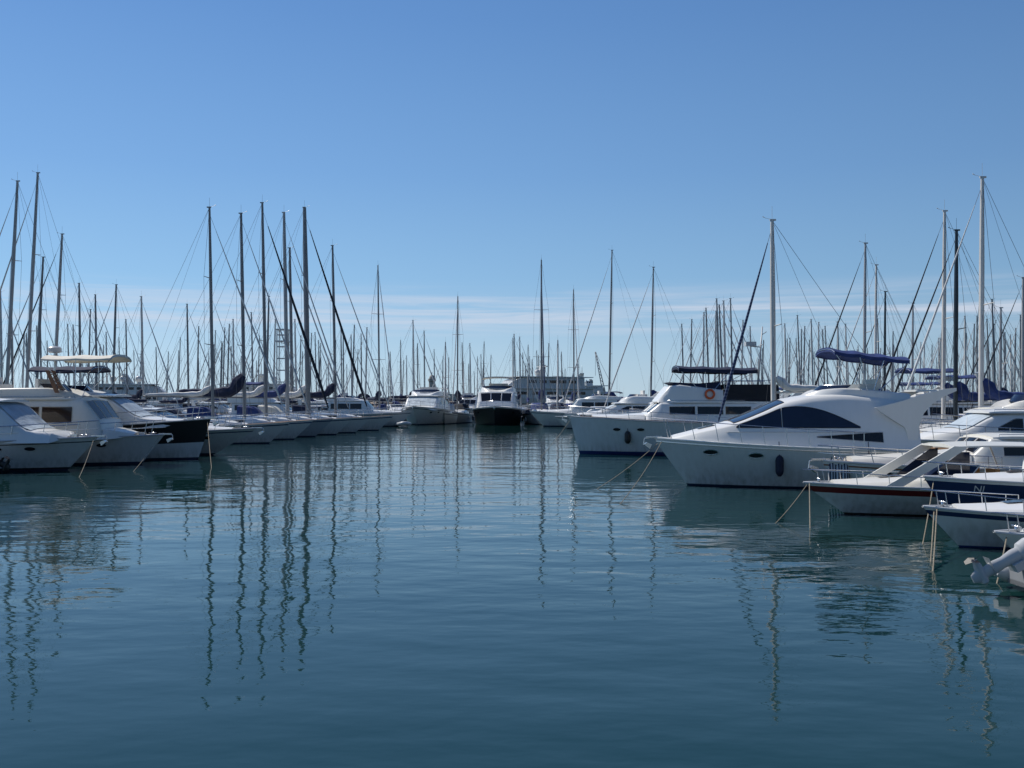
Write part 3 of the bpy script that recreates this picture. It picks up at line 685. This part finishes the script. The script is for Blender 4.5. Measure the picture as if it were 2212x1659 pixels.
e,h=yacht(8.2,26.4,181,L=7.2,B=2.5,fb=1.02,fs=.82,rake=.7,label='white cabin cruiser with cream wheelhouse and wood trim',cm=OFFW,fly=False,bim=None,boxy=True,fx=.02,ch=.75,name='cabin_cruiser',cat='boat',arch=False,stripe=WOOD,glass=GLASS,railh=.4,frame=MWHITE)
mb=MB(); mb.box((-2.6,.5,.95),(.5,.5,.5)); mb.box((-2.6,-.5,.95),(.5,.5,.5)); mb.box((-2.8,0,1.25),(.1,1.6,.5)); mb.obj('seat',ORVIN,e)
for i in range(4): fender(e,h.on(3.45-.13*i,.62,1,.09),.78,.09,STRIPEF,.1)
# ---- small speed boats
def runabout(X,Y,heading,L,B,fb,label,hm=WHITE,stripe=RED,rake=.8,top=True,text=None,cushion=ORVIN,botm=ANTIR,sband=(.72,.9),name='speedboat',cm=CREAM,rail=True,ob=False,roofz=1.1,scr=True,fsk=.86,tarp=None):
    a=math.radians(heading)
    e=thing(name,label,'speedboat',X-math.cos(a)*L/2,Y-math.sin(a)*L/2,heading)
    h=Hull(L,B,fb,fb*fsk,rake=rake,tr=.1,wt=.9,p=2.2,pw=1.5,flare=.7,draft=.3,tm=.4,q=.7)
    mb=MB(); h.build(mb,[('a',0,1),('a',.03,0),('f',sband[0],2),('f',sband[1],0)],26); mb.obj('hull',[hm,botm,stripe],e)
    mb=MB(); h.rub(mb,1.0,.022); mb.obj('rub_rail',LGREY,e)
    mb=MB(); h.deck(mb,(.08,.55,.82,.25),26); mb.obj('deck',[DECK,GREYP],e)
    d=h.sheer(.6)-.02
    cab=Cabin([(L*.40,.12*B,.07*B,h.sheer(.9)-.03,h.sheer(.9)+.02),(L*.25,.28*B,.22*B,d,d+.13),(L*.1,.36*B,.3*B,d,d+.2),(L*.04,.38*B,.31*B,d,d+.22)])
    mb=MB(); cab.build(mb,14); mb.obj('foredeck',cm,e)
    mb=MB(); mb.poly([cab.top(L*.24,-.3,.02),cab.top(L*.24,.3,.02),cab.top(L*.16,.3,.02),cab.top(L*.16,-.3,.02)]); mb.obj('hatch',BGLASS,e)
    z0=d+.19
    if scr:
        mb=MB(); rows=[]; n=14
        for j in range(n+1):
            u=-1+2*j/n; xw=L*.12-abs(u)**2.2*L*.13
            rows.append([Vector((xw,u*.37*B,z0-.06)),Vector((xw-.38,u*.33*B,z0+.34))])
        mb.grid(rows); mb.obj('windscreen',BGLASS,e)
        mb=MB(); mb.tube([r[1] for r in rows],.016,6); mb.tube([r[0] for r in rows],.016,6)
        for j in(0,5,9,14): mb.tube(rows[j],.014,5)
        mb.obj('windscreen_frame',cm if top else STEEL,e)
    if top:
        zr=roofz
        mb=MB()
        for sg in(1,-1):
            mb.plate([(L*.26,d+.05),(L*.2,d+.05),(-L*.015,z0+zr-.22),(-L*.015,z0+zr-.16),(L*.025,z0+zr-.15)],sg*.34*B,.05)
            mb.tube([(-L*.28,sg*.38*B,d),(-L*.22,sg*.34*B,z0+zr-.18)],.022,6)
        c=Cabin([(L*.03,.345*B,.345*B,z0+zr-.19,z0+zr-.16),(-L*.1,.36*B,.36*B,z0+zr-.17,z0+zr-.13),(-L*.27,.35*B,.35*B,z0+zr-.17,z0+zr-.15)]); c.build(mb,8)
        mb.obj('hardtop',cm,e)
        for sg in(1,-1):
            mb=MB(); mb.poly([(L*.13,sg*.335*B,d+.18),(L*.0,sg*.335*B,z0+zr-.28),(-L*.03,sg*.335*B,z0+zr-.28),(-L*.03,sg*.335*B,d+.05)]); mb.obj('side_glass',BGLASS,e)
    if tarp:
        c=Cabin([(L*.02,.38*B,.3*B,d,d+.5),(-L*.12,.42*B,.34*B,d-.02,d+.52),(-L*.4,.42*B,.36*B,d-.05,d+.16)]); mb=MB(); c.build(mb,14); mb.obj('boat_cover',tarp,e)
    for k,(x,y) in enumerate(((-L*.1,.2*B),(-L*.1,-.2*B),(-L*.36,0))):
        if tarp: break
        mb=MB(); w=.5 if k<2 else B*.62
        mb.box((x,y,.52),(.5,w,.2)); mb.box((x-.22,y,.8),(.12,w,.5),tp=.9); mb.obj('seat',cushion,e)
    if not tarp: mb=MB(); mb.torus((L*.0,.2*B,z0+.02),.17,.015,axis='x'); mb.obj('steering_wheel',BLACKP,e)
    if rail:
        mb=MB(); h.rail(mb,.6,.3,4,r=.011,mid=False,fwd=.05); mb.obj('railing',STEEL,e)
    mb=MB(); mb.tube([(L/2-.35,0,h.fb-.03),(L/2-.35,0,h.fb+.1)],.03,6); mb.tube([(L/2-.35,-.12,h.fb+.08),(L/2-.35,.12,h.fb+.08)],.018,5); mb.obj('mooring_cleat',STEEL,e)
    if ob: outboard(e,-L/2,.6)
    fender(e,h.on(-L*.05,fb*.5,1,.09),.4,.08,R.choice([NAVYR,SAILW]),.2)
    mb=MB(); q=[Vector((L*.3+.16*math.cos(k*.7)*(1-k*.012),-.05+.13*math.sin(k*.7)*(1-k*.012),h.sheer(.8)+.03+.002*k)) for k in range(30)]; mb.tube(q,.014,4); mb.obj('coiled_rope',ROPE,e)
    whip(e,-L*.02,.3*B,d,1.6)
    if text:
        s,xc,zc,size=text
        cu=bpy.data.curves.new('t','FONT'); cu.body=s; cu.size=size; cu.align_x='CENTER'; cu.align_y='CENTER'; cu.extrude=0
        to=bpy.data.objects.new('t',cu); me=bpy.data.meshes.new_from_object(to)
        for v in me.vertices:
            x,z=xc-v.co.x,zc+v.co.y; q=h.on(x,z,1,.012); v.co=(x,q.y,z)
        me.materials.append(LGREY); o=bpy.data.objects.new('boat_name_lettering',me); col.objects.link(o); o.parent=e
        bpy.data.objects.remove(to)
    return e,h
e,h=runabout(6.7,22.9,182,6.6,2.3,.72,'white speedboat with maroon stripe and cream sloping hardtop',rake=.95,roofz=.9,sband=(.70,.9),cm=OFFW)
rope(e,(3.2,0,.7),(4.6,1.9,-.05),.1); rope(e,(3.2,.1,.7),(4.1,2.8,-.05),.1)
e,h=runabout(8.35,20.2,181,6.4,2.3,1.06,'white boat with navy hull band and small wheelhouse',stripe=NAVYH,top=False,sband=(.45,.93),text=('NI',2.3,.84,.18),cm=WHITET,rake=.7,name='cabin_boat',scr=False)
mb=MB(); wc=Cabin([(.9,.6,.5,1.0,1.35),(.75,.62,.52,1.0,1.7),(-.6,.66,.58,1.0,1.78)],smooth=False); wc.build(mb,8); mb.obj('wheelhouse',WHITET,e)
for sg in(1,-1):
    for a_,b_ in((.7,.28),(.2,-.5)):
        mb=MB(); wc.win(mb,a_,b_,1.28,1.6,sg,frame=1,fr=.012); mb.obj('window',[BGLASS,LGREY],e)
mb=MB(); wc.wscreen(mb,.885,.765,-.9,.9); mb.obj('windscreen',BGLASS,e)
rope(e,(3.0,0,1.0),(4.2,2.2,-.05),.1)
e,h=runabout(7.3,17.7,183,5.6,2.1,.72,'small white motorboat with navy bow stripe and bow rail',stripe=NAVYH,top=False,sband=(.8,.92),cm=WHITET,rake=.65,cushion=BLUEC,botm=BLUEP,fsk=.74)
rope(e,(2.6,0,.7),(3.5,1.7,-.05),.08); rope(e,(2.6,.1,.7),(3.9,2.6,-.05),.08)
e,h=runabout(7.5,15.5,184,5.0,1.9,.56,'small white open motorboat with grey cover',stripe=WHITE,top=False,cm=WHITET,rake=.6,cushion=SAILW,fsk=.75,tarp=GREYC)
rope(e,(2.3,0,.52),(3.3,1.4,-.05),.08)
rib(8.05,13.5,4,'grey inflatable dinghy with raised outboard motor',.8)
rib(-19.75,34.6,178,'inflatable dinghy with raised dark outboard motor',1.0,om=BLACKP)
G2='motor yachts moored beside the far dock'
yacht(12.9,34.2,180,L=8,B=2.9,fb=1.3,fs=1.15,label='white motor cruiser with silver canvas cover',fly=False,bim=GREYC,fx=.22,ch=1.0,group=G2,cover=GREYC)
yacht(14.4,37.5,181,L=9,B=3.1,fb=1.4,fs=1.2,cm=OFFW,label='cream flybridge yacht with dark window frames',fly=True,bim=None,fx=.22,ch=1.0,boxy=True,group=G2,dome=False,fh=.25,arch=False)
yacht(18.8,44.3,179,L=7.6,B=2.9,fb=1.4,fs=1.2,cm=YELL,hm=CREAM,label='yellow and cream motor cruiser with dark windows',fly=False,bim=None,fx=.2,ch=1.1,group=G2)
yacht(16,54.8,180,L=10,B=3.4,fb=1.5,fs=1.3,label='white sport yacht with black wraparound windows',fly=True,bim=BLUEC,fx=.22,ch=1.1,group=G2,fh=.2,dome=True,arch=True)
for px,yt,D,mm,lb in [(2118,382,41,MWHITE,'sailing boat with tall pale mast beyond the dock'),(2037,455,51,MWHITE,'sailing boat with pale mast and spreaders'),(2063,497,47.5,MBLACK,'sailing boat with slender black mast'),
  (1866,525,62,ALU,'sailing boat with grey mast and dark rigging'),(1890,572,72,MWHITE,'sailing boat with slim pale mast'),(1910,630,80,MBLACK,'sailing boat with black mast'),(1970,655,85,ALU,'sailing boat with grey mast'),(2160,665,70,ALU,'sailing boat with grey mast'),(2208,600,62,ALU,'sailing boat with grey mast')]:
    H=hz(yt,D); sailboat(bx(px,D),D,180,H,L=max(8.6,min(12,H*.76)),B=3.1,mm=mm,mr=.11 if D<60 else .10,label=lb,jr=.045,jib=R.choice([SAILW,JIBD,JIBD]),cover=R.choice([BLUEC,NAVYC,SAILW]),group='sailing boats beside the far dock',detail=2,cs=1.4,dodger=R.choice([None,NAVYC,GREYC]),rake=.012)
GM='motor yachts in the dock row'
tA,_=yacht(8.5,57,180,L=9.5,B=3.3,fb=1.4,label='white flybridge motor yacht with covered windows',fly=True,bim=None,ch=1.0,fx=.2,detail=1,group=GM,dome=False,cover=GREYC)
tB,_=yacht(7.5,63,180,L=9,B=3.2,fb=1.3,label='white cabin cruiser with navy cockpit canvas',fly=False,bim=NAVYC,ch=1.1,fx=.18,detail=1,group=GM)
tC,_=yacht(8.2,69,180,L=10,B=3.4,fb=1.45,label='white trawler yacht with square wheelhouse',boxy=True,bim=None,ch=1.3,fx=.15,detail=1,group=GM,dome=False,fh=.2,arch=False)
tD,_=yacht(-17,93,0,L=11,B=3.6,fb=1.5,label='white flybridge yacht with blue bimini',bim=BLUEC,ch=1.2,fx=.2,detail=1,group=GM,dome=False)
tE,_=yacht(9,76,180,L=9,B=3.1,fb=1.3,label='low white open cruiser with blue canopy',fly=False,bim=BLUEC,ch=.8,fx=.12,detail=1,group=GM,arch=False)
TM=[tA,tB,tC,tD,tE,tB]
GF='distant sailing boats in the harbour'
TS=[]
for i,(H,L,hm,cv,mm) in enumerate([(14,10.5,WHITE,BLUEC,ALUD),(16,12,WHITE,SAILW,ALUD),(13,9.5,NAVYH,NAVYC,MWHITE),(15,11,WHITE,NAVYC,ALUD)]):
    D=[118,126,135,122][i]; px=[90,210,1700,2150][i]
    e,_=sailboat(bx(px,D),D,0,H,L=L,B=L*.31,hm=hm,cover=cv,mm=mm,mr=[.10,.14,.12,.125][i],detail=1,label=['white sailing boat with blue sail cover and bare mast','white sailing boat with pale sail cover and tall mast','navy hulled sailing boat with bare white mast','white sailing boat with navy sail cover and grey mast'][i],group=GF,jr=.065,cs=1.6,dodger=[None,NAVYC,BLUEC,None][i])
    TS.append((e,H,L))
far=[(28,650),(5,630),(150,700),(175,612),(190,668),(243,615),(275,690),(310,640),(385,730),(408,657),(425,705),(460,635),(490,700),(506,690),(548,675),(575,640),(632,535),(590,690),(641,690),(668,720),(690,735),(740,710),(770,755),(60,720),(220,745),(340,750),(360,760),
 (866,735),(895,692),(903,742),(918,715),(940,755),(955,770),(968,772),(1001,740),(1018,742),(1032,770),(1043,738),(1108,730),(1115,722),(1125,728),(1140,745),(1182,742),(1145,770),(1215,760),(845,760),
 (1478,700),(1490,690),(1518,675),(1533,665),(1543,672),(1556,645),(1563,658),(1569,650),(1583,645),(1600,692),(1625,705),(1645,735),(1705,730),(1735,705),(1757,690),(1783,712),(1808,695),(1830,700),(1850,755),(1985,740),(2012,745),(2085,720),(2100,700),(2172,720),(2190,735),(2205,680),(2150,700),(2133,740),(2030,730),(1930,745),(1950,760)]
for i in range(54): far.append((R.uniform(0,790),R.uniform(700,800)))
for i in range(50): far.append((R.uniform(1620,2240),R.uniform(680,795)))
for i in range(24): far.append((R.uniform(800,1260),R.uniform(750,805)))
for i,(px,yt) in enumerate(far):
    src,H0,L0=TS[R.randrange(4)]
    H=H0*R.uniform(.85,1.15); D=(H-EYE)*F/(865-yt)
    if D>246: D=R.uniform(150,246); H=EYE+(865-yt)/F*D
    if D<96: D=96+R.uniform(0,12); H=EYE+(865-yt)/F*D
    s=H/H0; hd=R.choice([0,180]) if not 800<px<1260 else R.choice([-90,90,0,180]); hd+=R.uniform(-5,5)
    a=math.radians(hd); xm=L0/2-L0*.42
    clone(src,bx(px,D)-math.cos(a)*xm*s,D-math.sin(a)*xm*s,hd,s,heel=R.uniform(-1.1,1.1))
for px,D,hd in [(1260,100,180),(1290,92,180),(1350,84,180),(1420,78,180),(1270,120,-90),(1330,128,-90),(1390,130,-90),(1450,125,-90),(780,100,0),(700,118,0),(740,112,-20),(640,125,0),(560,128,0),(470,120,0),(380,118,0),(300,112,0),(230,104,0),(150,108,0),(60,100,0),(20,115,0),
   (350,140,0),(430,150,0),(520,145,10),(680,150,0),(250,135,0),(100,130,5),(1560,90,180),(1640,98,180),(1720,90,0),(1800,84,0),(1880,78,0),(1960,74,0),(2040,72,0),(2120,66,0),(2190,62,0),(940,135,-90),(1010,138,-90),(1100,140,-90),(1200,136,-90),(1240,140,-90),(860,138,-90),(905,140,-90)]:
    clone(R.choice(TM),bx(px,D),D,hd+R.uniform(-3,3),R.uniform(.85,1.1))
def superyacht(x,y,heading,L,tiers,label,hm=WHITE,domes=3,name='superyacht',cat='ship'):
    e=thing(name,label,cat,x,y,heading); B=L*.2
    h=Hull(L,B,L*.11,L*.075,rake=L*.09,wt=.85,p=2.4,draft=1); mb=MB(); h.build(mb,[('a',0,1),('a',.2,0),('f',.55,2),('f',.62,0)],20); mb.obj('hull',[hm,ANTI,BGLASS],e)
    mb=MB(); h.deck(mb); mb.obj('deck',[DECK,TEAK],e)
    z=L*.078; x1=L*.22; x0=-L*.42; w=B*.44
    for k in range(tiers):
        hh=L*.062; c=Cabin([(x0,w,w,z,z+hh),(x1-L*.08,w,w*.95,z,z+hh),(x1-L*.02,w*.9,w*.8,z,z+hh*.7),(x1+L*.02,w*.7,w*.6,z,z+hh*.2)],smooth=False,camber=.1)
        mb=MB(); c.build(mb,8); mb.obj('deckhouse',WHITE,e)
        for sg in(1,-1):
            for j in range(5):
                xa=x0+L*.06+(x1-x0-L*.15)*j/5; mb=MB(); c.win(mb,xa,xa+(x1-x0-L*.15)/5*.72,z+hh*.45,z+hh*.72,sg,.03,n=2); mb.obj('window',GLASS,e)
        mb=MB(); c.wscreen(mb,x1-L*.015,x1-L*.07,-.9,.9,.03); mb.obj('windscreen',GLASS,e)
        mb=MB(); mb.box(((x0+x1)/2-L*.05,0,z+hh+.08),(x1-x0+L*.02,w*2.15,.16)); mb.obj('deck_overhang',WHITET,e)
        z+=hh+.16; x1-=L*.09; x0+=L*.06*(k+1); w*=.9
    mb=MB(); xm=(x0+x1)/2
    mb.plate([(xm-1,z),(xm+1,z),(xm-.3,z+L*.07),(xm-1.2,z+L*.07)],0,w*.3); mb.box((xm-.6,0,z+L*.06),(.6,w*1.5,.2)); mb.tube([(xm-.7,0,z+L*.06),(xm-.7,0,z+L*.15)],[.1,.04],6); mb.obj('radar_mast',WHITE,e)
    for i in range(domes):
        mb=MB(); mb.ball((xm-2.2*i+1.5,(-1)**i*w*.5,z+.9),.6); mb.tube([(xm-2.2*i+1.5,(-1)**i*w*.5,z-.1),(xm-2.2*i+1.5,(-1)**i*w*.5,z+.4)],.3,8); mb.obj('satellite_dome',WHITE,e)
superyacht(bx(310,180),180,8,26,2,'large white superyacht with satellite domes')
superyacht(bx(600,190),190,-12,27,2,'long white superyacht with dark windows',domes=1)
superyacht(bx(1135,208),208,-150,36,2,'large white superyacht with radar mast',domes=2)
superyacht(bx(1255,245),245,178,22,4,'white passenger ship with stacked open decks',domes=0)
e=thing('harbour_crane','slim dark harbour crane with a raised jib','crane',bx(1306,250),250)
mb=MB(); mb.box((0,0,2.4),(5,3,3.2)); mb.box((-1,0,4.8),(2,2,1.8)); mb.obj('crane_base',DSTEEL,e)
mb=MB()
a_=Vector((0,0,4)); b_=Vector((-2.3,0,14.8))
for dx,dy in((-.35,-.35),(.35,-.35),(-.35,.35),(.35,.35)): mb.tube([a_+Vector((dx,dy,0)),b_+Vector((dx*.3,dy*.3,0))],.09,4)
for i in range(14):
    p=a_.lerp(b_,i/14); q=a_.lerp(b_,(i+1)/14); s=.35*(1-i/20); sg=(-1)**i; mb.tube([p+Vector((s*sg,-s,0)),q+Vector((-s*sg,-s,0))],.05,4); mb.tube([p+Vector((s*sg,s,0)),q+Vector((-s*sg,s,0))],.05,4)
mb.tube([b_,b_+Vector((0,0,-6))],.04,4); mb.tube([b_,(2,0,6)],.04,4); mb.obj('crane_jib',DSTEEL,e)
e=thing('light_tower','square lattice harbour light tower','tower',bx(621,190),186)
mb=MB(); H=hz(712,186)
for dx in(-.9,.9):
    for dy in(-.9,.9): mb.tube([(dx,dy,0),(dx,dy,H)],.12,5)
for i in range(6):
    z=H-1-i*2.2
    for s in(-.9,.9): mb.box((0,s,z),(1.9,.1,.16)); mb.box((s,0,z),(.1,1.9,.16))
mb.obj('tower_frame',LGREY,e)
mb=MB(); mb.box((0,0,H),(2.2,2.2,.2)); mb.obj('tower_platform',LGREY,e)
mb=MB(); mb.box((0,0,H-2.2),(2.2,2.2,.25)); mb.obj('tower_platform',LGREY,e)
e=thing('stone_tower','small round stone tower with a domed top on the breakwater','tower',bx(933,258),258)
mb=MB(); mb.tube([(0,0,1),(0,0,7.5),(0,0,7.6),(0,0,8.2)],[1.0,.8,1.05,1.05],14); mb.obj('tower_shaft',STONE,e)
mb=MB(); mb.ball((0,0,8.3),.75,sz=1.3); mb.tube([(0,0,9.1),(0,0,10)],.08,5); mb.obj('tower_dome',STONE,e)
# ================================================================ WORLD / LIGHT / CAMERA
el,az=math.radians(50),math.radians(-58)
w=bpy.data.worlds.new('World'); scene.world=w; w.use_nodes=True; t=w.node_tree; N=t.nodes.new; Lk=t.links.new
STR=.085
bg=t.nodes['Background']; sky=N('ShaderNodeTexSky'); sky.sky_type='NISHITA'; sky.sun_disc=False; sky.sun_elevation=el; sky.sun_rotation=az
sky.air_density=1.0; sky.dust_density=.4; sky.ozone_density=3.0; sky.altitude=0
tc=N('ShaderNodeTexCoord'); sp=N('ShaderNodeSeparateXYZ'); Lk(tc.outputs['Generated'],sp.inputs[0])
gr=N('ShaderNodeValToRGB'); g=gr.color_ramp
cols=[(0,(.50,.67,.80)),(.05,(.41,.61,.80)),(.12,(.26,.49,.77)),(.22,(.18,.38,.71)),(.36,(.12,.285,.62)),(.7,(.05,.15,.44)),(1,(.04,.12,.38))]
g.elements[0].position=0; g.elements[0].color=(*cols[0][1],1); g.elements[1].position=1; g.elements[1].color=(*cols[-1][1],1)
for p_,c_ in cols[1:-1]: q=g.elements.new(p_); q.color=(*c_,1)
Lk(sp.outputs['Z'],gr.inputs['Fac'])
dt=N('ShaderNodeVectorMath'); dt.operation='DOT_PRODUCT'; dt.inputs[1].default_value=(math.sin(az),math.cos(az),0); Lk(tc.outputs['Generated'],dt.inputs[0])
ma=N('ShaderNodeMath'); ma.operation='MULTIPLY_ADD'; ma.inputs[1].default_value=.42/STR; ma.inputs[2].default_value=.78/STR; Lk(dt.outputs['Value'],ma.inputs[0])
vs=N('ShaderNodeVectorMath'); vs.operation='SCALE'; Lk(gr.outputs['Color'],vs.inputs[0]); Lk(ma.outputs[0],vs.inputs['Scale'])
mk=N('ShaderNodeMix'); mk.data_type='RGBA'; mk.inputs['Factor'].default_value=.88; Lk(sky.outputs['Color'],mk.inputs['A']); Lk(vs.outputs[0],mk.inputs['B'])
mp=N('ShaderNodeMapping'); mp.inputs['Scale'].default_value=(2.6,2.6,75); mp.inputs['Location'].default_value=(.4,0,.3); Lk(tc.outputs['Generated'],mp.inputs['Vector'])
no=N('ShaderNodeTexNoise'); no.inputs['Scale'].default_value=1.4; no.inputs['Detail'].default_value=9; no.inputs['Roughness'].default_value=.6; no.inputs['Distortion'].default_value=.6; Lk(mp.outputs['Vector'],no.inputs['Vector'])
r1=N('ShaderNodeValToRGB'); cr=r1.color_ramp; cr.elements[0].position=.060; cr.elements[0].color=(0,0,0,1); cr.elements[1].position=.082; cr.elements[1].color=(1,1,1,1)
q=cr.elements.new(.092); q.color=(.8,.8,.8,1); q=cr.elements.new(.118); q.color=(0,0,0,1); Lk(sp.outputs['Z'],r1.inputs['Fac'])
r2=N('ShaderNodeMapRange'); r2.inputs['From Min'].default_value=.42; r2.inputs['From Max'].default_value=.66; Lk(no.outputs['Fac'],r2.inputs['Value'])
mu=N('ShaderNodeMath'); mu.operation='MULTIPLY'; Lk(r1.outputs['Color'],mu.inputs[0]); Lk(r2.outputs['Result'],mu.inputs[1])
m3=N('ShaderNodeMath'); m3.operation='MULTIPLY'; m3.inputs[1].default_value=.8; Lk(mu.outputs[0],m3.inputs[0])
mx=N('ShaderNodeMix'); mx.data_type='RGBA'; Lk(m3.outputs[0],mx.inputs['Factor']); Lk(mk.outputs['Result'],mx.inputs['A']); mx.inputs['B'].default_value=(.64/STR,.69/STR,.80/STR,1)
Lk(mx.outputs['Result'],bg.inputs['Color']); bg.inputs['Strength'].default_value=STR
sl=bpy.data.lights.new('sun','SUN'); sl.energy=4.3; sl.angle=math.radians(.5); sl.color=(1,.95,.87)
so=bpy.data.objects.new('sun',sl); col.objects.link(so)
d=Vector((math.sin(az)*math.cos(el),math.cos(az)*math.cos(el),math.sin(el)))
so.rotation_euler=d.to_track_quat('Z','Y').to_euler(); so.location=(0,0,60)
cam=bpy.data.cameras.new('camera'); co=bpy.data.objects.new('camera',cam); col.objects.link(co)
cam.lens=36*F/2212; cam.sensor_width=36; cam.clip_end=8000; cam.clip_start=.1
co.location=(0,0,EYE); co.rotation_euler=(math.radians(90)+math.atan(35.5/F),0,0)
scene.camera=co
